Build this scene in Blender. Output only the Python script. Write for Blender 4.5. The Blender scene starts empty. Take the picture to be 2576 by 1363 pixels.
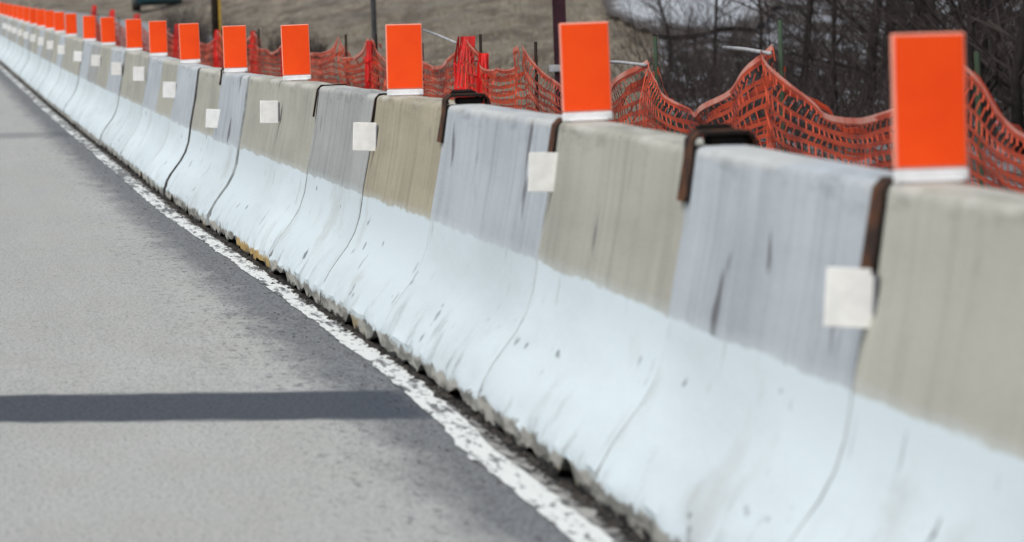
import bpy, math, random
from mathutils import Vector, Matrix, noise as mnoise
random.seed(7)
scene=bpy.context.scene
COL=scene.collection
R=random.uniform
# ------------------------------------------------------------------ frame
M=.115; X0=1.96
L=math.sqrt(1+M*M)
U=Vector((-M/L,1/L,0)); N=Vector((-1/L,-M/L,0))   # along the barrier, towards the road
YAW=math.atan2(U.y,U.x)
def ss(a,b,x):
    t=max(0,min(1,(x-a)/(b-a))); return t*t*(3-2*t)
ZP=[(-50,0),(16,0),(22,-.035),(28,-.064),(34,-.10),(63,-.11),(90,-.06),(115,0),(130,.04),(400,.3)]
def zoff(d):
    for (a,za),(b,zb) in zip(ZP,ZP[1:]):
        if d<=b:
            t=max(0,(d-a)/(b-a)); return za+(zb-za)*t
    return ZP[-1][1]
def hill2(Y): return .0006*max(0,Y-230)**2 if Y<330 else .0006*100**2+.12*(Y-330)
def P(d,y,z=0):
    p=Vector((X0-M*d,d,0))+N*y
    p.z=zoff(d)+hill2(d)+z
    return p
def H(X,Y):
    t=(X-(X0-M*Y))*.9934
    b=-.15-.25*ss(.6,3,t)
    w=ss(.6,4,t)+ss(14,20,-t)
    sl=.008+.014*ss(6,14,t)
    return b+zoff(Y)*(1-w)+w*(sl*max(0,Y-80)+.05*(mnoise.noise(Vector((X*.25,Y*.12,0)))))+hill2(Y)
# ------------------------------------------------------------------ helpers
def mesh_obj(name,verts,faces,mats=(),smooth=False,fm=None):
    me=bpy.data.meshes.new(name); me.from_pydata([tuple(v) for v in verts],[],faces)
    for m in mats: me.materials.append(m)
    if fm:
        for i,k in enumerate(fm): me.polygons[i].material_index=k
    if smooth: me.polygons.foreach_set("use_smooth",[True]*len(me.polygons))
    me.update()
    o=bpy.data.objects.new(name,me); COL.objects.link(o); return o
def empty(name,loc):
    o=bpy.data.objects.new(name,None); o.empty_display_size=.1; o.location=loc; COL.objects.link(o); return o
def tag(o,label,cat,group=None):
    o["label"]=label; o["category"]=cat
    if group: o["group"]=group
class MB:
    def __init__(s): s.v=[]; s.f=[]; s.m=[]
    def quad(s,a,b,c,d,m=0):
        i=len(s.v); s.v+= [a,b,c,d]; s.f.append((i,i+1,i+2,i+3)); s.m.append(m)
    def tube(s,pts,rad,n=5,m=0):
        i0=len(s.v); K=len(pts)
        for k,p in enumerate(pts):
            p=Vector(p)
            t=(Vector(pts[min(k+1,K-1)])-Vector(pts[max(k-1,0)])).normalized()
            a=t.orthogonal().normalized() if abs(t.z)<.95 else Vector((1,0,0)); b=t.cross(a).normalized(); a=b.cross(t)
            for j in range(n):
                an=2*math.pi*j/n
                s.v.append(p+(a*math.cos(an)+b*math.sin(an))*rad[k])
        for k in range(K-1):
            for j in range(n):
                q=i0+k*n+j; r=i0+k*n+(j+1)%n
                s.f.append((q,r,r+n,q+n)); s.m.append(m)
        s.f.append(tuple(i0+j for j in range(n))[::-1]); s.m.append(m)
        s.f.append(tuple(i0+(K-1)*n+j for j in range(n))); s.m.append(m)
    def box(s,c,sz,m=0,bev=0):
        cx,cy,cz=c; x,y,z=[q/2 for q in sz]; b=bev
        # chamfered on vertical (z) and top edges
        def ring(zz,ix,iy):
            return [Vector((cx+sx*(x-ix-(b if k else 0)),cy+sy*(y-iy-(0 if k else b)),zz)) for sx,sy,k in ((1,-1,0),(1,1,0),(1,1,1),(-1,1,1),(-1,1,0),(-1,-1,0),(-1,-1,1),(1,-1,1))]
        if b==0:
            pts=[Vector((cx+a*x,cy+d*y,cz+e*z)) for e in(-1,1) for a,d in((-1,-1),(1,-1),(1,1),(-1,1))]
            i=len(s.v); s.v+=pts
            for f in((3,2,1,0),(4,5,6,7),(0,1,5,4),(1,2,6,5),(2,3,7,6),(3,0,4,7)):
                s.f.append(tuple(i+q for q in f)); s.m.append(m)
        else:
            rings=[ring(cz-z,b,b),ring(cz-z+b,0,0),ring(cz+z-b,0,0),ring(cz+z,b,b)]
            i=len(s.v)
            for r in rings: s.v+=r
            for k in range(3):
                for j in range(8):
                    a=i+k*8+j; c2=i+k*8+(j+1)%8
                    s.f.append((a,c2,c2+8,a+8)); s.m.append(m)
            s.f.append(tuple(i+j for j in range(8))[::-1]); s.m.append(m)
            s.f.append(tuple(i+24+j for j in range(8))); s.m.append(m)
    def obj(s,name,mats,smooth=False): return mesh_obj(name,s.v,s.f,mats,smooth,s.m)
# ------------------------------------------------------------------ node helpers
class NT:
    def __init__(s,name,rough=.85):
        s.mat=bpy.data.materials.new(name); s.mat.use_nodes=True
        s.t=s.mat.node_tree; s.b=s.t.nodes["Principled BSDF"]; s.b.inputs["Roughness"].default_value=rough
        s.b.inputs["Specular IOR Level"].default_value=.25
    def n(s,ty,**k):
        o=s.t.nodes.new(ty)
        for a,v in k.items(): setattr(o,a,v)
        return o
    def put(s,inp,v):
        if hasattr(v,'is_output') or isinstance(v,bpy.types.NodeSocket): s.t.links.new(v,inp)
        else:
            if isinstance(v,(tuple,list)) and len(v)==3 and inp.type=='RGBA': v=(*v,1)
            inp.default_value=v
    def math(s,op,a,b=0,c=None,clamp=False):
        o=s.n("ShaderNodeMath",operation=op,use_clamp=clamp); s.put(o.inputs[0],a); s.put(o.inputs[1],b)
        if c is not None: s.put(o.inputs[2],c)
        return o.outputs[0]
    def coord(s,rand=False,stretch=None):
        tc=s.n("ShaderNodeTexCoord").outputs["Object"]
        if not rand: return tc,tc
        oi=s.n("ShaderNodeObjectInfo").outputs["Random"]
        s.rnd=oi
        m=s.math('MULTIPLY',oi,73.)
        base=tc
        if stretch:
            mp=s.n("ShaderNodeMapping"); s.put(mp.inputs[0],tc); mp.inputs["Scale"].default_value=stretch; base=mp.outputs[0]
        va=s.n("ShaderNodeVectorMath",operation='ADD'); s.put(va.inputs[0],base); s.put(va.inputs[1],m)
        return tc,va.outputs[0]
    def sep(s,v):
        o=s.n("ShaderNodeSeparateXYZ"); s.put(o.inputs[0],v); return o.outputs
    def noise(s,v,scale,detail=5,sc=None,rough=.6):
        if sc:
            mp=s.n("ShaderNodeMapping"); s.put(mp.inputs[0],v); mp.inputs["Scale"].default_value=sc; v=mp.outputs[0]
        o=s.n("ShaderNodeTexNoise"); s.put(o.inputs["Vector"],v); o.inputs["Scale"].default_value=scale
        o.inputs["Detail"].default_value=detail; o.inputs["Roughness"].default_value=rough
        return o.outputs[0]
    def mr(s,v,a,b,c=0.,d=1.):
        o=s.n("ShaderNodeMapRange",interpolation_type='SMOOTHSTEP'); s.put(o.inputs[0],v)
        for i,q in enumerate((a,b,c,d)): s.put(o.inputs[i+1],q)
        return o.outputs[0]
    def mix(s,f,a,b,bl='MIX'):
        o=s.n("ShaderNodeMix",data_type='RGBA',blend_type=bl); s.put(o.inputs[0],f); s.put(o.inputs[6],a); s.put(o.inputs[7],b)
        return o.outputs[2]
    def bump(s,h,st=.3,dist=.01):
        o=s.n("ShaderNodeBump"); o.inputs["Strength"].default_value=st; o.inputs["Distance"].default_value=dist
        s.put(o.inputs["Height"],h); s.put(s.b.inputs["Normal"],o.outputs[0])
    def col(s,c): s.put(s.b.inputs["Base Color"],c); return s.mat
def simple(name,c,rough=.7,var=.3,scale=8,c2=None,metal=0):
    t=NT(name,rough); tc,rc=t.coord(True)
    n=t.noise(rc,scale); d=c2 or tuple(q*(1-var) for q in c)
    t.b.inputs["Metallic"].default_value=metal
    t.bump(t.noise(rc,scale*6),.2,.003)
    return t.col(t.mix(t.mr(n,.35,.65),c,d))
# ------------------------------------------------------------------ materials
# barrier textures are stretched along the casting: form-board stains, tyre scuffs and paint passes run lengthwise
def wall_mat(name,up,up2,streak=.5,yellow=False):
    t=NT(name,.8); tc,rc=t.coord(True,(.16,1,1)); x,y,z=t.sep(tc)
    n1=t.noise(rc,3.5,5); n2=t.noise(rc,18,5)
    st=t.noise(rc,1,3,(11,6,.35)); st2=t.noise(rc,1,3,(55,4,.5)); st3=t.noise(rc,1,2,(22,10,1.6)); st4=t.noise(rc,1,2,(90,3,.8))
    fine=t.noise(rc,110,3)
    upc=t.mix(t.mr(n1,.35,.7),up,up2)
    upc=t.mix(t.math('MULTIPLY',t.mr(st,.45,.75),streak*.5),upc,tuple(q*.62 for q in up2))
    upc=t.mix(t.math('MULTIPLY',t.mr(st2,.48,.68),streak*.5),upc,tuple(q*.55 for q in up2))
    upc=t.mix(t.math('MULTIPLY',t.mr(st4,.56,.70),streak*.4),upc,tuple(q*.5 for q in up2))
    upc=t.mix(t.math('MULTIPLY',t.mr(st4,.46,.30),streak*.3),upc,tuple(min(1,q*1.3) for q in up))
    upc=t.mix(t.math('MULTIPLY',t.mr(st3,.66,.73),min(1,streak*1.5)),upc,(.12,.12,.13))
    crest=t.math('MULTIPLY',t.mr(z,.80,.90),t.mr(n2,.50,.66))
    upc=t.mix(t.math('MULTIPLY',crest,.5),upc,tuple(q*.5 for q in up2))
    # patchy pale edge along the top arris
    upc=t.mix(t.math('MULTIPLY',t.mr(z,.875,.905),t.math('MULTIPLY',t.mr(t.noise(rc,8,4),.40,.58),.5)),upc,(.62,.62,.58))
    k=t.math('MULTIPLY',t.rnd,1.)
    white=t.mix(k,(.665,.765,.81),(.60,.695,.735))
    w=t.mix(t.mr(t.noise(rc,2.2),.4,.75),white,(.56,.64,.68))
    w=t.mix(t.math('MULTIPLY',t.mr(t.noise(rc,1,5,(7.,3.,1.6)),.56,.72),.45),w,(.42,.435,.42))
    sc=t.noise(rc,1,2,(30,7,9)); w=t.mix(t.math('MULTIPLY',t.mr(sc,.69,.75),.8),w,(.10,.12,.14))
    sk=t.noise(rc,1,2,(50,10,2.6)); w=t.mix(t.math('MULTIPLY',t.mr(sk,.67,.75),.5),w,(.2,.22,.24))
    # tyre rubber smeared above the toe
    sm=t.math('MULTIPLY',t.mr(t.noise(rc,1,4,(26,4,3)),.55,.72),t.math('SUBTRACT',1.,t.mr(z,.10,.26)))
    w=t.mix(t.math('MULTIPLY',sm,.55),w,(.16,.17,.17))
    zz=t.math('ADD',z,t.math('MULTIPLY',t.math('SUBTRACT',t.noise(rc,11,9,None,.8),.5),.085))
    low=t.math('SUBTRACT',1.,t.mr(zz,.476,.486))
    over=t.math('MULTIPLY',t.math('SUBTRACT',1.,t.mr(zz,.485,.52)),.22)
    c=t.mix(over,upc,white); c=t.mix(low,c,w)
    zt=t.math('ADD',z,t.math('MULTIPLY',t.math('SUBTRACT',t.noise(rc,26,7,(1,1,.6),.75),.5),.12))
    toe=t.math('SUBTRACT',1.,t.mr(zt,.055,.072))
    toec=t.mix(t.mr(t.noise(rc,14,6),.42,.58),(.36,.345,.30),(.12,.11,.09))
    if yellow: toec=t.mix(t.mr(t.noise(rc,9,4),.36,.50),(.10,.07,.02),(.42,.25,.035))
    else: toec=t.mix(t.mr(t.noise(rc,4,3),.62,.68),toec,(.26,.19,.08))
    c=t.mix(t.math('MULTIPLY',toe,.9),c,toec)
    c=t.mix(t.math('SUBTRACT',1.,t.mr(t.math('ADD',z,t.math('MULTIPLY',t.math('SUBTRACT',t.noise(rc,30,6,None,.75),.5),.13)),.014,.026),clamp=True),c,(.010,.010,.010))  # shade of the foot gap painted near black into the base
    c=t.mix(.25,c,t.mix(fine,(.25,.25,.25),(1,1,1)),'SOFT_LIGHT')
    t.bump(t.math('ADD',t.math('MULTIPLY',n2,.5),t.math('MULTIPLY',fine,.3)),.12,.004)
    return t.col(c)
WM={'c':wall_mat("weathered_concrete",(.425,.425,.37),(.35,.35,.305),.5),
    'w':wall_mat("painted_upper",(.475,.525,.565),(.405,.45,.49),.6),
    't':wall_mat("tan_concrete",(.405,.37,.275),(.325,.295,.22),.65),
    'g':wall_mat("grey_concrete",(.385,.405,.40),(.325,.34,.335),.65),
    'b':wall_mat("pale_concrete",(.445,.445,.39),(.40,.40,.345),.42),
    'y':wall_mat("yellow_toed_concrete",(.425,.425,.37),(.35,.35,.305),.5,True)}
joint_m=simple("joint_grime_shade",(.38,.41,.42),.95,.4,9)  # seam shade painted into joint edges and end faces, along with grime
jointd_m=simple("joint_shadow_grime",(.09,.09,.09),.95,.5,9)
t=NT("rusty_steel",.8); tc,rc=t.coord(True)
rust=t.mix(t.mr(t.noise(rc,14),.35,.65),(.13,.048,.016),(.02,.012,.010)); t.bump(t.noise(rc,60),.4,.004); rust=t.col(rust)
darkst_shade=simple("blackened_steel_and_shade",(.010,.008,.007),.8,.5,9)
t=NT("fluorescent_orange_sheeting",.45); tc,rc=t.coord(True)
orange=t.col(t.mix(t.mr(t.noise(rc,9),.3,.8),(1.,.085,.006),(.94,.068,.006)))
edgepink=simple("panel_edge",(.95,.36,.26),.5,.1)
whitep=simple("white_plastic",(.78,.80,.81),.45,.1,20)
railm=simple("weathered_white_rail",(.45,.46,.48),.6,.3,10)
refl=simple("cream_reflector",(.86,.86,.84),.35,.1,25)
t=NT("road_surface",.9); tc,_=t.coord(); x,y,z=t.sep(tc)
big=t.noise(tc,.5,4,(.25,1,1)); g=t.noise(tc,1,4,(22,75,50)); g2=t.noise(tc,1,2,(45,190,100))
g3=t.noise(tc,1,3,(12,48,40))
c=t.mix(t.mr(big,.3,.7),(.455,.465,.455),(.40,.41,.405))
c=t.mix(t.mr(t.noise(tc,3,5,(.3,1,1)),.35,.75),c,(.42,.425,.405))
c=t.mix(t.math('MULTIPLY',t.mr(t.noise(tc,1,3,(.12,5,1)),.45,.7),.2),c,(.33,.34,.345))
c=t.mix(t.math('MULTIPLY',t.mr(g,.47,.70),.8),c,(.21,.22,.22))
c=t.mix(t.math('MULTIPLY',t.mr(g3,.56,.70),.4),c,(.22,.225,.225))
c=t.mix(t.mr(g2,.56,.72),c,(.68,.68,.64))
c=t.mix(t.math('MULTIPLY',t.mr(t.noise(tc,1,2,(30,130,70)),.59,.70),.75),c,(.11,.11,.12))
# dirt strip along the painted line
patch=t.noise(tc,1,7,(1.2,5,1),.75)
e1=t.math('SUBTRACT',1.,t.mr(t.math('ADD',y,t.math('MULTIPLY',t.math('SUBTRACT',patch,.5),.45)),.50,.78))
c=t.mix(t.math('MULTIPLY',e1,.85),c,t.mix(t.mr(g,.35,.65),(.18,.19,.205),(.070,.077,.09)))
sp=t.math('MULTIPLY',t.mr(t.noise(tc,1,4,(7,24,20),.7),.55,.64),t.math('SUBTRACT',1.,t.mr(y,.6,1.2)))
c=t.mix(t.math('MULTIPLY',sp,.7),c,(.08,.08,.09))
gut=t.math('SUBTRACT',1.,t.mr(y,.33,.39)); c=t.mix(t.math('MULTIPLY',gut,.85),c,t.mix(t.mr(t.noise(tc,1,5,(5,26,20)),.38,.62),(.07,.07,.07),(.42,.42,.40)))
near=t.math('SUBTRACT',1.,t.mr(t.math('ADD',y,t.math('MULTIPLY',t.math('SUBTRACT',t.noise(tc,1,5,(2,14,10)),.5),.08)),.29,.305)); c=t.mix(near,c,(.012,.012,.012))  # near-black below the toe: shade of the gap painted into the road
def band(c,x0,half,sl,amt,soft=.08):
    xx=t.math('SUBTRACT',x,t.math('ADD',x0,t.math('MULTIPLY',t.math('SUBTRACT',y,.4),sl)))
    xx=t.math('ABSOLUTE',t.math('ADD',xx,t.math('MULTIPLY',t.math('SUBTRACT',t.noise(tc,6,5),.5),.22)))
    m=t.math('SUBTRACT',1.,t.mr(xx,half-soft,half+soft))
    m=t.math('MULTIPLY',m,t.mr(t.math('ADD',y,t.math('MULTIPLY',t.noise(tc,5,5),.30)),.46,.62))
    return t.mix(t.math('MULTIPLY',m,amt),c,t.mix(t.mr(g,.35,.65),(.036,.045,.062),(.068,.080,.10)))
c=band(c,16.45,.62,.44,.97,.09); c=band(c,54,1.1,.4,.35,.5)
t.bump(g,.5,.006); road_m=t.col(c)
t=NT("worn_white_line",.7); tc,_=t.coord(); x,y,z=t.sep(tc)
wn=t.noise(tc,1,8,(2.2,18,10),.7); wb=t.noise(tc,1,3,(.6,3,1))
wn=t.math('ADD',wn,t.math('MULTIPLY',t.math('SUBTRACT',wb,.5),.5))
wn=t.math('ADD',wn,t.mr(x,13,50,-.05,.03))
c=t.mix(t.mr(wn,.49,.55),(.74,.77,.76),(.16,.165,.17)); c=t.mix(t.mr(t.noise(tc,1,3,(10,46,50)),.59,.64),c,(.07,.075,.08))
line_m=t.col(c)
t=NT("dead_grass_ground",.95); tc,_=t.coord(); x,y,z=t.sep(tc)
a=t.noise(tc,1.6,8,(2.6,.35,1),.8); b=t.noise(tc,.35,5,(1.6,.5,1)); a2=t.noise(tc,1.,6,(.9,.14,1),.7)
c=t.mix(t.mr(a,.41,.59),(.30,.26,.20),(.115,.098,.075)); c=t.mix(t.math('MULTIPLY',t.mr(b,.42,.62),.8),c,(.19,.175,.145))
c=t.mix(t.math('MULTIPLY',t.mr(a2,.48,.60),.75),c,(.085,.07,.058))
lateral=t.math('ADD',t.math('SUBTRACT',x,t.math('MULTIPLY',y,.0245)),t.math('MULTIPLY',t.math('SUBTRACT',t.noise(tc,.7,6,(1,.5,1)),.5),1.0))
dk=t.mix(t.mr(t.noise(tc,1.8,7,(1.5,.25,1),.75),.42,.62),(.020,.016,.016),(.10,.088,.086))
dk=t.mix(t.mr(t.noise(tc,1.1,6,(1.3,.16,1),.72),.50,.57),dk,(.34,.37,.41))
c=t.mix(t.mr(lateral,.40,.75),c,dk)
nearm=t.math('SUBTRACT',1.,t.mr(y,48,66)); c=t.mix(t.math('MULTIPLY',nearm,.6),c,(.09,.065,.05))
t.bump(a,.6,.1); ground_m=t.col(c)
t=NT("pale_gravel",.9); tc,_=t.coord(); x,y,z=t.sep(tc)
a=t.noise(tc,1.,7,(3,.5,1),.75); c=t.mix(t.mr(a,.40,.60),(.56,.605,.65),(.37,.40,.435)); c=t.mix(t.mr(t.noise(tc,1,7,(5,.8,1),.8),.57,.68),c,(.15,.14,.14))
# worn, overgrown rim of the lot
qy=t.math('DIVIDE',t.math('SUBTRACT',y,130.),28.); qx=t.math('DIVIDE',t.math('SUBTRACT',t.math('SUBTRACT',x,4.75),t.math('MULTIPLY',qy,.784)),2.2)
rr=t.math('SQRT',t.math('ADD',t.math('MULTIPLY',qx,qx),t.math('MULTIPLY',qy,qy)))
rr=t.math('ADD',rr,t.math('MULTIPLY',t.math('SUBTRACT',t.noise(tc,1,6,(2.5,.35,1),.75),.5),.5))
c=t.mix(t.mr(rr,.72,.94),c,(.075,.065,.062)); pale_m=t.col(c)
farroad_m=simple("old_asphalt",(.30,.315,.33),.9,.2,.8)
def netmat(name,c,c2):
    t=NT(name,.5); tc,rc=t.coord(True)
    t.b.inputs["Specular IOR Level"].default_value=.4
    return t.col(t.mix(t.mr(t.noise(rc,3,4),.4,.65),c,c2))
net_m=netmat("orange_netting",(.70,.095,.035),(.32,.045,.025))
netedge_m=netmat("netting_edge_highlight",(.85,.42,.34),(.7,.15,.09))  # top strand paler: its pinkish highlight is put into the colour
red_m=netmat("red_netting",(.85,.022,.018),(.45,.012,.012))
green_m=simple("green_stake",(.075,.12,.075),.7)
bark=simple("dark_bark",(.028,.023,.022),.95,.5,12)
twig=simple("grey_twigs",(.055,.044,.042),.95,.6,3)
straw=simple("dead_stalks",(.30,.26,.19),.95,.5,2)
maroon=simple("maroon_paint",(.040,.012,.020),.6,.4)
woodp=simple("weathered_wood",(.045,.035,.028),.9,.5,6)
yel=simple("yellow_guard",(.42,.28,.05),.6,.3)
galv=simple("galvanised_steel",(.13,.135,.15),.6,.3)
teal=simple("teal_car_paint",(.012,.05,.065),.35,.1)
glass=simple("dark_glass",(.012,.014,.018),.1,.1)
rubber=simple("tyre_rubber",(.015,.015,.015),.9,.2)
stone_m=simple("dark_grit",(.06,.055,.05),.95,.6,5)
# ------------------------------------------------------------------ ground sheets
xs=[-600,-400,-250,-160,-110]+[-80+2*i for i in range(60)]+[50,80,120,200,320,500]
ys=[-60,-30]+[-10+2.5*i for i in range(110)]+[280,300,320,340,370,420,500,650,900]
v=[];f=[]
for Y in ys:
    for X in xs: v.append((X,Y,H(X,Y)))
W=len(xs)
for j in range(len(ys)-1):
    for i in range(W-1): a=j*W+i; f.append((a,a+1,a+W+1,a+W))
g_=mesh_obj("ground",v,f,[ground_m],True); g_["kind"]="structure"
def strip_obj(name,ds,ylo,yhi,z,mat,ny=1):
    """sheet in the barrier frame"""
    o_=Vector((X0,0,0)); R_=Matrix.Rotation(-YAW,3,'Z'); v=[];f=[]
    for d in ds:
        for k in range(ny+1):
            y=ylo(d)+(yhi(d)-ylo(d))*k/ny
            v.append(R_@(P(d,y,z)-o_))
    for j in range(len(ds)-1):
        for k in range(ny): a=j*(ny+1)+k; f.append((a,a+1,a+ny+2,a+ny+1))
    o=mesh_obj(name,v,[q[::-1] for q in f],[mat],True); o.location=o_; o.rotation_euler=(0,0,YAW); o["kind"]="structure"; return o
ds=[-30+1.0*i for i in range(430)]
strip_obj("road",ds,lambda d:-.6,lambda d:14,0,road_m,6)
def lc(d):  # wander of the edge line
    base=.395 if d<14 else .395-.055*ss(14,18,d)+.035*ss(24,33,d)
    return base+.012*mnoise.noise(Vector((d*.5,3,0)))
ds2=[2+.04*i for i in range(1400)]+[58+.5*i for i in range(300)]
def edgen(d,s): return .016*mnoise.noise(Vector((d*1.0,s,0)))+.014*mnoise.noise(Vector((d*4.5,s+5,0)))
strip_obj("edge_line_marking",ds2,lambda d:lc(d)-.044+edgen(d,0),lambda d:lc(d)+.044+edgen(d,9),.004,line_m)
# pale gravel lot on the slope
v=[];f=[];rn=14;an=120
cx,cy,rx,ry=4.75,130,2.2,28
for r in range(rn+1):
    for k in range(an):
        a=2*math.pi*k/an; q=r/rn*(1+.12*mnoise.noise(Vector((math.cos(a)*2,math.sin(a)*2,0)))+.09*mnoise.noise(Vector((math.cos(a)*9,math.sin(a)*9,3))))
        X=cx+rx*q*math.cos(a)+(q*math.sin(a)*ry)*.028; Y=cy+ry*q*math.sin(a); v.append((X,Y,H(X,Y)+.10))
for r in range(rn):
    for k in range(an): a=r*an+k; b=r*an+(k+1)%an; f.append((a,b,b+an,a+an))
o=mesh_obj("gravel_lot",v,f,[pale_m],True); o["kind"]="structure"
v=[];f=[]
cl=[(-8.0,120),(-9.0,134),(-11.0,150),(-13.6,170),(-18,200),(-26,250)]
pts=[]
for (a,b),(c_,d_) in zip(cl,cl[1:]):
    for k in range(8): pts.append((a+(c_-a)*k/8,b+(d_-b)*k/8))
for (X,Y) in pts:
    for k in range(5):
        q=X-1.5+3.0*k/4; v.append((q,Y,H(q,Y)+.08))
for j in range(len(pts)-1):
    for k in range(4): a=j*5+k; f.append((a,a+1,a+6,a+5))
o=mesh_obj("side_road",v,f,[farroad_m],True); o["kind"]="structure"
# ------------------------------------------------------------------ barrier sections
half=[(0,.912),(.050,.911),(.063,.908),(.071,.901),(.075,.888),(.105,.70),(.146,.51),(.154,.45),(.166,.387),(.19,.32),(.225,.26),(.262,.214),(.300,.165),(.330,.115),(.345,.085),(.350,.065),(.352,0)]
prof=half+[(-y,z) for y,z in half[:0:-1]]
J=[1.7,4.6,7.5,10.39,12.95,15.7,19.0,21.9,25.1,27.8,30.5,33.1,35.9,38.6,41.2,43.8,46.3,48.8,52,55.2,58.3,61.4,64.9,68.6,71.4,74.2]
while J[-1]<138: J.append(J[-1]+2.75)
styles=["c","c","b"]+list("wcwtgccwcwcwccwcgwccwcgcwccgwccwcgcwcgwcc"*2)
LAB={'c':"weathered grey concrete barrier with white painted lower slope",'w':"concrete barrier painted pale grey white above bright white base",
 't':"tan stained concrete barrier with white painted lower slope",'g':"plain grey concrete barrier with white painted lower slope",'b':"pale beige concrete barrier with white painted lower slope",
 'y':"grey concrete barrier with yellow stained toe and white slope"}
styles[8]='y'
def place(o,d,y=0,z=0):
    o.location=P(d,y,z); 
    o.rotation_euler=(0,0,YAW)
sections=[]
for k in range(len(J)-1):
    a,b=J[k],J[k+1]; gap=.008; Ln=(b-a)*L-gap
    nseg=64 if a<40 else 8
    strong=(21.5<a<22.5) or (35<a<36.5) or k%5==1 and a>30
    v=[];f=[];fm=[];np_=len(prof); off=R(-.010,.010)
    jw=.018 if strong else .010
    stx=[0,.004,jw]+[Ln*i/nseg for i in range(1,nseg)]+[Ln-.010,Ln-.004,Ln]
    if a<20: off=.001*(k%2)
    for i,sx in enumerate(stx):
        ins=.004 if i in(0,len(stx)-1) else 0
        for j,(y,z) in enumerate(prof):
            dn=mnoise.noise(Vector((sx*.8+k*17,y*3,z*3)))*.0025
            zz=z-(ins if z>.85 else 0)
            if z>.85: zz+=mnoise.noise(Vector((sx*1.1+k*9,0,0)))*.005
            if z==0: zz+=max(0,mnoise.noise(Vector((sx*2.5+k*9,y*9,0)))+.10)*.095
            if .06<z<.09: dn+=mnoise.noise(Vector((sx*3.3+k*5,z*30,0)))*.018; zz+=mnoise.noise(Vector((sx*4+k*3,2,0)))*.008
            yy=math.copysign(max(0,abs(y)-ins),y)
            v.append((sx+gap/2,yy+off+(dn if y>0 else -dn),zz))
    K=len(stx)-1
    for i in range(K):
        for j in range(np_): 
            p=i*np_+j; q=i*np_+(j+1)%np_; f.append((p,p+np_,q+np_,q)); fm.append(1 if (i in(0,1) if strong else i in(0,)) else 0)
    f.append(tuple(range(np_))); f.append(tuple(K*np_+j for j in range(np_))[::-1]); fm+=[1,1]
    s=styles[k]
    o=mesh_obj("concrete_barrier",v,[q[::-1] for q in f],[WM[s],jointd_m if strong else joint_m],True,fm)
    try: o.data.set_sharp_from_angle(angle=math.radians(35))
    except Exception: pass
    zb=zoff(b)-zoff(a)
    place(o,a,-.075); o.rotation_euler=(0,-math.atan2(zb,Ln),YAW+(R(-.0012,.0012) if a>20 else 0))
    tag(o,LAB[s],"barrier","concrete barriers lining the road edge")
    sections.append(o)
def arch(h,legf,legb,ln,th=.010,w=.165):
    """rusty steel strap over the crest, swept along x"""
    path=[(w/2+.003+legf*.16,.912-legf),(w/2+.004,.912-.03),(w/2,.912+h-.02),(w/2-.02,.912+h),(-w/2+.02,.912+h),(-w/2,.912+h-.02),(-w/2-.004,.912-.03),(-w/2-.003-legb*.16,.912-legb)]
    inner=[]
    for i,(y,z) in enumerate(path):
        a=Vector(path[max(i-1,0)]); c=Vector(path[min(i+1,7)]); t_=(c-a).normalized()
        inner.append((y+(-th if y>0 else th)*(1-abs(t_.x)),z-th*abs(t_.x)))
    ring=path+inner[::-1]; n=len(ring); m=MB()
    for sx in(-ln/2,ln/2): m.v+=[Vector((sx,y,z)) for y,z in ring]
    for i in range(n): m.f.append((i,(i+1)%n,(i+1)%n+n,i+n)); m.m.append(0)
    for i in range(7):
        m.f.append((i,i+1,n-2-i,n-1-i)[::-1]); m.f.append((i+n,i+1+n,2*n-2-i,2*n-1-i)); m.m+= [1,1]
    return m
for k in range(3,len(J)-1):
    if J[k] in (10.39,15.7): m=arch(.008,.185,.15,.13)
    elif J[k] in (12.95,19.0): m=arch(.038,.14,.14,.15)
    elif J[k]==33.1: m=arch(.036,.08,.10,.10)
    elif J[k] in(21.9,25.1): m=arch(.006,.15,.12,.03)
    else: continue
    if J[k] in(12.95,19.0,33.1):   # lifting loop standing on the strap
        m.tube([(.13,-.060,.905),(.13,-.060,.94),(.13,-.035,.955),(.13,.035,.955),(.13,.055,.94),(.13,.055,.905)],[.010]*6,6,1)
        m.box((.0,-.012,.924),(.10,.10,.026),1,.006)  # dark filler block added to paint the shaded hole under the strap
    o=m.obj("steel_bracket",[rust,darkst_shade])
    o.parent=sections[k]; o.location=(-0.0,0,0)
    o["label"]="rusty steel strap bridging the joint"
# ------------------------------------------------------------------ orange delineator panels and reflector tabs
pd=[10.26,15.55,21.4,27.55,32.9,38.4,43.5,48.4,55,61.1,68.4,74.0]
while pd[-1]<134: pd.append(pd[-1]+5.5)
def panel_mesh():
    m=MB(); w,h,th=.154,.275,.016; z0=.026
    m.box((0,0,z0+h/2),(th,w,h),1,.003)
    for sx in(-1,1):
        x_=sx*(th/2+.0015); e=.005
        a=[Vector((x_,-w/2+e,z0+e)),Vector((x_,w/2-e,z0+e)),Vector((x_,w/2-e,z0+h-e)),Vector((x_,-w/2+e,z0+h-e))]
        i=len(m.v); m.v+=a; m.f.append((i,i+1,i+2,i+3) if sx>0 else (i+3,i+2,i+1,i)); m.m.append(0)
    b=MB(); b.box((0,0,.012),(.024,.154,.026),0,.003); b.box((0,0,.002),(.07,.12,.006),0,.002)
    return m,b
m_,b_=panel_mesh()
p0=m_.obj("panel_board",[orange,edgepink]); b0=b_.obj("mounting_base",[whitep])
tagp="upright fluorescent orange delineator panel on barrier crest"
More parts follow.
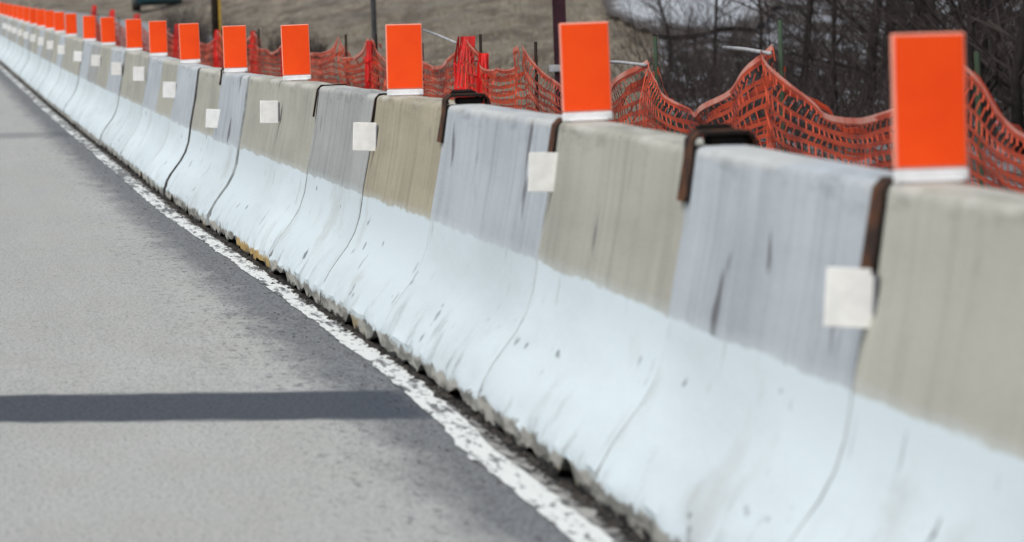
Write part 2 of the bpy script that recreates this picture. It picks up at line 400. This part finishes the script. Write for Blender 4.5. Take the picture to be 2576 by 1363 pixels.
for i,d in enumerate(pd):
    if i==0: po,bo=p0,b0
    else:
        po=p0.copy(); bo=b0.copy(); COL.objects.link(po); COL.objects.link(bo)
    e=empty("delineator_panel",P(d,-.077,.914)); e.rotation_euler=(R(-.014,.014),R(-.03,.03),YAW+R(-.08,.08))
    tag(e,tagp,"traffic marker","orange delineator panels along the barrier")
    po.parent=e; bo.parent=e
td=[10.33,15.60,21.7,27.5,32.8,38.5,43.8,48.8,54.6,60.8,67.8,73.6]
tz=[.675,.755,.735,.745,.615,.71,.76,.74,.75,.73,.74,.74]
ty=[.034,.004,.024,.034,.034,.034,.034,.034]
while td[-1]<110: td.append(td[-1]+5.5)
m=MB(); m.box((0,.052,0),(.006,.100,.122),0,.002)
b=MB(); b.box((-.022,.002,0),(.05,.004,.10),0)
t0=m.obj("reflector_plate",[refl]); f0=b.obj("mounting_flange",[galv])
for i,d in enumerate(td):
    if i==0: po,bo=t0,f0
    else:
        po=t0.copy(); bo=f0.copy(); COL.objects.link(po); COL.objects.link(bo)
    e=empty("reflector_marker",P(d,ty[i] if i<8 else .03,tz[i] if i<12 else .74)); e.rotation_euler=(.06+R(-.04,.04),R(-.05,.05),YAW+R(-.08,.08))
    tag(e,"square white reflector plate standing out from barrier face","reflector","square reflectors along the barrier")
    po.parent=e; bo.parent=e
# ------------------------------------------------------------------ grit along the foot
m=MB()
def chunk(m,c,s):
    i=len(m.v)
    for q in((1,0,0),(-1,0,0),(0,1,0),(0,-1,0),(0,0,1),(0,0,-.6)):
        m.v.append(c+Vector([q[j]*s*R(.6,1.3)*(1 if j<2 else .6) for j in range(3)]))
    for a,b_,c_ in((0,2,4),(2,1,4),(1,3,4),(3,0,4),(2,0,5),(1,2,5),(3,1,5),(0,3,5)): m.f.append((i+a,i+b_,i+c_)); m.m.append(0)
for _ in range(3000):
    d=8+R(0,1)**1.5*50; u=random.random()
    y=.275+abs(random.gauss(0,.018)) if u<.72 else (.36+abs(random.gauss(0,.14)))
    chunk(m,P(d,y,.002),R(.002,.0055) if u>.72 else R(.005,.020))
o=m.obj("roadside_grit",[stone_m]); o["kind"]="stuff"; o["label"]="dark grit and leaf debris along barrier foot"
# ------------------------------------------------------------------ safety fence with sagging netting
FO=-(3.35-X0)*.9934
posts=[(10.0,1.0),(13.0,.99),(16.2,1.04),(20.0,1.06),(23.3,.99),(28.05,1.04),(30.9,1.08),(34.3,1.02),(37.7,1.06),(40.4,1.04),(45.6,1.0),(50.9,1.03),(57,1.0),(63,1.02),(70,1.0),(78,1.02),(87,1.0),(97,1.0)]
fence=empty("safety_fence",P(20,FO,-.2)); tag(fence,"sagging orange plastic safety netting strung between green stakes","fence")
inv=Matrix.Translation(-fence.location)
for (d,zt) in posts:
    m=MB(); p=P(d,FO-.06,0); ex=.12 if d in(20.0,23.3) else .03
    top=p+Vector((R(-.02,.02),R(-.05,.05),zt+ex)); bot=p+Vector((0,0,-.45))
    m.tube([inv@bot,inv@(bot.lerp(top,.5)),inv@top],[.010,.010,.009],6)
    o=m.obj("post",[green_m if d<25 else woodp]); o.parent=fence
for (a,za),(b,zb) in zip(posts,posts[1:]):
    m=MB(); NR=22; NS=34; sag=R(.20,.235) if b<29 else R(.14,.19); ph=R(0,9); pw=R(1.7,2.0)
    def pt(u,v_,lay=0):
        d=a+(b-a)*u; s_=1-abs(2*u-1)**pw
        zt=za+(zb-za)*u-sag*s_+.025*mnoise.noise(Vector((u*5,ph,lay)))
        if lay: zt-=.035+.07*abs(mnoise.noise(Vector((u*4,ph,7))))
        zb_=-.22+.04*math.sin(u*6+ph)
        z=zt+(zb_-zt)*(v_**(1.0+.25*s_))+.012*mnoise.noise(Vector((u*5,v_*22,ph)))
        yo=.07*mnoise.noise(Vector((u*5+ph,v_*3,0)))+.04*math.sin(u*math.pi)*math.sin(v_*5+ph)-.05*lay
        return inv@(P(d,FO+yo,z))
    for lay in (0,1):    # the net is folded double over its top cord
        rows=range(NR+1) if lay==0 else range(8)
        for r in rows:
            v0=r/NR; hh=(.0085 if lay==0 else .005) if r else .011
            if r==1: v0=.4/NR
            for s_ in range(NS):
                p=pt(s_/NS,v0,lay); q=pt((s_+1)/NS,v0,lay); k=Vector((0,0,hh)); tw=N*.003
                m.quad(p-k,q-k,q+k+tw,p+k+tw,1 if r==0 and lay==0 else 0)
        if lay==0:
            for s_ in range(0,NS+1):
                for r in range(NR):
                    p=pt(s_/NS,r/NR,lay); q=pt(s_/NS+(.35/NS if s_<NS else 0)*(1 if r%2 else -1),(r+1)/NR,lay); k=N*.0016+U*.005
                    m.quad(p-k,p+k,q+k,q-k,0)
    o=m.obj("netting",[net_m,netedge_m]); o.parent=fence
# bunched red netting hanging on some stakes
for d,zt,rad in((30.9,1.10,.13),(30.0,1.0,.07),(34.3,1.0,.05),(37.7,1.04,.06),(46.5,1.02,.06),(50.9,1.04,.06),(57,1.02,.08),(66,1.04,.09),(78,1.12,.12),(88,1.15,.12),(97,1.2,.12)):
    m=MB(); c0=P(d,FO,0)
    for q in range(34):
        a=R(0,6.28); r_=rad*math.sqrt(R(0,1)); pts=[]
        for k in range(9):
            tt=k/8; rr=r_*(.35+1.0*tt+.25*math.sin(tt*9+a)); aa=a+tt*R(.2,1.2)
            pts.append(c0+N*rr*math.cos(aa)+U*rr*3*math.sin(aa)+Vector((0,0,zt-(zt+.2)*tt*R(.95,1.0))))
        for k in range(8):
            w_=Vector((0,0,.0))+N*.004
            m.quad(inv@(pts[k]-w_),inv@(pts[k]+w_),inv@(pts[k+1]+w_),inv@(pts[k+1]-w_),0)
        for k in range(1,8):
            if R(0,1)<.6:
                w_=Vector((0,0,.005)); z2=pts[k]+N*R(-.05,.05)+U*R(-.1,.1)+Vector((0,0,R(-.04,.04)))
                m.quad(inv@(pts[k]-w_),inv@(z2-w_),inv@(z2+w_),inv@(pts[k]+w_),0)
    o=m.obj("netting",[red_m]); o.parent=fence; o["label"]="bunched bright red netting gathered at a stake"
for d0,d1,z0,z1 in((19.85,21.0,1.05,1.07),(23.3,25.0,.98,.985),(31.6,33.6,1.06,1.14)):
    m=MB(); m.tube([inv@P(d0,FO,z0),inv@P((d0+d1)/2,FO,(z0+z1)/2+.004),inv@P(d1,FO,z1)],[.008,.008,.008],8)
    o=m.obj("cross_rail",[railm],True); o.parent=fence
# ------------------------------------------------------------------ poles
def at(xp,d): return xp*d/12740.
def pole(name,xp,d,w,h,mat,label,cat,kind="tube"):
    X=at(xp,d); z=H(X,d); e=empty(name,(X,d,z)); m=MB()
    if kind=="beam":   # H section
        m.box((0,w/2-.006,h/2-.3),(w,.012,h+.6)); m.box((0,-w/2+.006,h/2-.3),(w,.012,h+.6)); m.box((0,0,h/2-.3),(.012,w-.026,h+.6))
    else: m.tube([(0,0,-.4),(0,0,h*.5),(0.02,0,h)],[w/2*1.05,w/2,w/2*.85],12)
    o=m.obj("shaft",[mat],kind!="beam"); o.parent=e; tag(e,label,cat); return e
e=pole("steel_post",141,44,.115,3.4,maroon,"dark maroon steel post standing behind the orange netting","post","beam")
m=MB(); m.box((-.05,-.075,.96),(.11,.02,.06),0,.004); o=m.obj("bracket_plate",[railm]); o.parent=e
m=MB(); m.box((0,0,3.42),(.16,.16,.03),0,.005); o=m.obj("cap",[maroon]); o.parent=e
e=pole("utility_pole",-722,82,.13,8,woodp,"dark weathered utility pole with yellow guard strip","utility pole")
m=MB(); m.box((.075,-.05,1.1),(.045,.05,2.6),0,.006); o=m.obj("guard_strip",[yel]); o.parent=e
m=MB(); m.box((0,-.02,7.4),(2.2,.1,.12),0,.01); o=m.obj("crossarm",[woodp]); o.parent=e
e=pole("lamp_pole",-325,66,.07,7,galv,"slender grey steel lamp pole on the grassy slope","street lamp")
m=MB(); m.tube([(0,0,6.9),(-.5,0,7.2),(-1.2,0,7.25)],[.03,.028,.025],8); m.box((-1.4,0,7.23),(.5,.2,.1),0,.02); o=m.obj("lamp_arm",[galv]); o.parent=e
# ------------------------------------------------------------------ parked car up the side road
cd=200; cX=at(-868,cd); e=empty("parked_car",(cX,cd,H(cX,cd))); e.rotation_euler=(0,0,.12); tag(e,"dark teal car parked on the grassy rise","car")
def loft(m,secs,mat):
    i=len(m.v); n=len(secs[0])
    for s_ in secs: m.v+=[Vector(q) for q in s_]
    for a in range(len(secs)-1):
        for j in range(n): p=i+a*n+j; q=i+a*n+(j+1)%n; m.f.append((p,q,q+n,p+n)); m.m.append(mat)
    m.f.append(tuple(i+j for j in range(n))[::-1]); m.f.append(tuple(i+(len(secs)-1)*n+j for j in range(n))); m.m+=[mat,mat]
m=MB()
def sec(y,w,zb,zt): return [(-w*.93,y,zb),(w*.93,y,zb),(w,y,zb+.2),(w*.98,y,zt-.1),(w*.9,y,zt),(-w*.9,y,zt),(-w*.98,y,zt-.1),(-w,y,zb+.2)]
loft(m,[sec(-2.2,.78,.38,.72),sec(-2.05,.87,.25,.9),sec(-1.2,.9,.2,.95),sec(1.2,.9,.2,.95),sec(1.9,.86,.22,.85),sec(2.2,.75,.38,.68)],0)
loft(m,[[(-.82,y*1.,.94),(.82,y,.94),(.62,y*.72,1.42),(-.62,y*.72,1.42)] for y in(-1.6,1.1)],0)
o=m.obj("body",[teal],False); o.parent=e
m=MB(); 
m.quad(Vector((-.7,-1.53,1.0)),Vector((.7,-1.53,1.0)),Vector((.58,-1.23,1.37)),Vector((-.58,-1.23,1.37))); o=m.obj("window",[glass]); o.parent=e
for sx in(-1,1):
    for sy in(-1.35,1.35):
        m=MB(); m.tube([(sx*.72,sy,.32),(sx*.9,sy,.32)],[.32,.32],18); o=m.obj("wheel",[rubber]); o.parent=e
# ------------------------------------------------------------------ bare trees and shrubs
def grow(m,p,dirv,ln,r,depth,mat=0,n=5):
    pts=[p]; rad=[r]; d=dirv.normalized(); K=4
    for k in range(K):
        d=(d+Vector((R(-.16,.16),R(-.16,.16),R(-.03,.10)))).normalized()
        pts.append(pts[-1]+d*ln/K); rad.append(r*(1-.55*(k+1)/K))
    m.tube(pts,rad,n,mat)
    if depth<=0: return
    for _ in range(random.randint(3,5)):
        k=random.randint(1,K); q=pts[k]; a=R(0,6.28)
        nd=(d*.8+Vector((math.cos(a),math.sin(a),R(-.1,.6)))*R(.5,.9)).normalized()
        grow(m,q,nd,ln*R(.45,.7),rad[k]*R(.5,.7),depth-1,mat,max(3,n-1))
def tree(X,Y,h,r,label="leafless dark trunked tree on the brushy bank"):
    e=empty("bare_tree",(X,Y,H(X,Y)-.05)); tag(e,label,"tree","bare trees on the bank")
    m=MB(); pts=[Vector((0,0,-.2))]; rad=[r*1.3]
    lean=Vector((R(-.14,.14),R(-.05,.05),0))
    for k in range(1,8): pts.append(Vector((0,0,h*k/7))+lean*h*k/7+Vector((R(-.07,.07),R(-.05,.05),0))); rad.append(r*(1-.11*k))
    m.tube(pts,rad,8); o=m.obj("trunk",[bark],True); o.parent=e
    c=MB()
    for k in range(1,8):
        for _ in range(5 if k<4 else 3):
            a=R(0,6.28); f_=R(0,1); q=pts[k-1].lerp(pts[k],f_) if k>1 else pts[0].lerp(pts[1],.3+.6*f_)
            grow(c,q,Vector((math.cos(a),math.sin(a),R(.1,.9))),h*R(.16,.30)*(1.1-.07*k),rad[k]*.42,2,0,4)
    o=c.obj("crown",[twig]); o.parent=e
for xp,d,h,r in((1290,46,5,.055),(1215,52,6,.07),(1140,49,5.5,.045),(1075,60,7,.08),(1000,55,5,.04),(905,63,7,.07),(830,58,5,.03),(740,70,8,.05),(1250,66,7,.09),(1180,74,8,.08),(960,76,8,.09),(520,78,6,.028),(1360,50,6,.08),(1110,68,7,.07),(1030,72,7,.06),(635,84,6,.03),(420,86,5,.025)):
    tree(at(xp,d),d,h,r)
def shrub(X,Y,h,ns,label):
    m=MB()
    for _ in range(ns):
        a=R(0,6.28); q=R(.1,.7); grow(m,Vector((R(-.2,.2),R(-.2,.2),-.1)),Vector((math.cos(a)*q,math.sin(a)*q,1)),h*R(.6,1),.008,2,0,3)
    o=m.obj("bare_shrub",[twig]); o.location=(X,Y,H(X,Y)); tag(o,label,"shrub","leafless shrubs on the bank")
for xp,d in((370,62),(450,56),(540,60),(700,58),(790,64),(880,54),(960,60),(1130,63),(1210,57),(480,70),(650,66),(740,80),(1060,54),(560,82),(400,78)):
    shrub(at(xp,d),d,R(1.4,2.0),random.randint(7,10),"tangled leafless grey brown shrub in dead brush")
for xp,d,h in((-830,128,1.1),(-800,122,1.2),(-770,126,.9),(-700,118,.8),(-640,116,.7),(-560,112,.7),(-480,108,.6)):
    shrub(at(xp,d),d,h,26,"low dark leafless shrub on the grassy slope")
m=MB()
def brush(n,d0,d1,x0,x1,h0,h1,lim=None):
    for _ in range(n):
        d=R(d0,d1); xp=R(x0,x1); X=at(xp,d)
        if lim and d>92 and xp<820: continue
        h=R(h0,h1)*(1 if d<80 else .7); p=Vector((X,d,H(X,d)-.03)); t_=Vector((R(-.9,.9),R(-.5,.5),1)).normalized()*h; k=Vector((R(.003,.008),0,0))
        mid=p+t_*.5+Vector((R(-.08,.08),0,0))
        m.quad(p-k,p+k,mid+k,mid-k); m.quad(mid-k,mid+k,p+t_+k*.4,p+t_-k*.4)
brush(3900,46,100,380,1500,.2,.8,True)
brush(900,112,128,-850,-750,.2,.9); brush(900,100,118,-740,-450,.1,.5); brush(1100,80,96,-560,300,.08,.35)
o=m.obj("dead_brush",[twig]); o["kind"]="stuff"; o["label"]="dense leafless underbrush covering the bank"
m=MB()
for _ in range(9000):
    d=R(55,135); xp=R(-1250,390); X=at(xp,d)
    if (X-(X0-M*d))<2.3 : continue
    h=R(.05,.22); p=Vector((X,d,H(X,d)-.02)); t_=Vector((R(-.6,.6),R(-.6,.6),1)).normalized()*h; k=Vector((R(.004,.012),0,0))
    m.quad(p-k,p+k,p+t_+k*.3,p+t_-k*.3)
o=m.obj("dead_grass",[straw]); o["kind"]="stuff"; o["label"]="short dead tan grass covering the slope"
# ------------------------------------------------------------------ light
w=bpy.data.worlds.new("World"); scene.world=w; w.use_nodes=True; nt=w.node_tree
bg=nt.nodes["Background"]; sky=nt.nodes.new("ShaderNodeTexSky"); sky.sky_type='NISHITA'; sky.sun_disc=False
EL=math.radians(52); AZ=math.radians(215)   # compass angle from +Y, clockwise
sky.sun_elevation=EL; sky.sun_rotation=AZ; sky.air_density=1.; sky.dust_density=4; sky.ozone_density=1
hs=nt.nodes.new("ShaderNodeHueSaturation"); hs.inputs["Saturation"].default_value=.32
nt.links.new(sky.outputs[0],hs.inputs["Color"]); nt.links.new(hs.outputs[0],bg.inputs[0]); bg.inputs[1].default_value=.125
sl=bpy.data.lights.new("sun","SUN"); sl.energy=1.45; sl.angle=math.radians(25); sl.color=(1,.98,.95)
so=bpy.data.objects.new("sun",sl); COL.objects.link(so)
dv=Vector((math.sin(AZ)*math.cos(EL),math.cos(AZ)*math.cos(EL),math.sin(EL)))
so.rotation_euler=dv.to_track_quat('Z','Y').to_euler()
# ------------------------------------------------------------------ camera
cam=bpy.data.cameras.new("camera"); cam.sensor_width=36; cam.lens=178; cam.clip_end=2000; cam.clip_start=.1
cam.dof.use_dof=True; cam.dof.focus_distance=26; cam.dof.aperture_fstop=7
co=bpy.data.objects.new("camera",cam); COL.objects.link(co)
co.matrix_world=Matrix.Translation((0,0,1.35))@Matrix.Rotation(math.radians(90-3.28),4,'X')@Matrix.Rotation(math.radians(-2),4,'Z')
scene.camera=co
scene.view_settings.view_transform='Standard'; scene.view_settings.look='None'; scene.view_settings.exposure=0
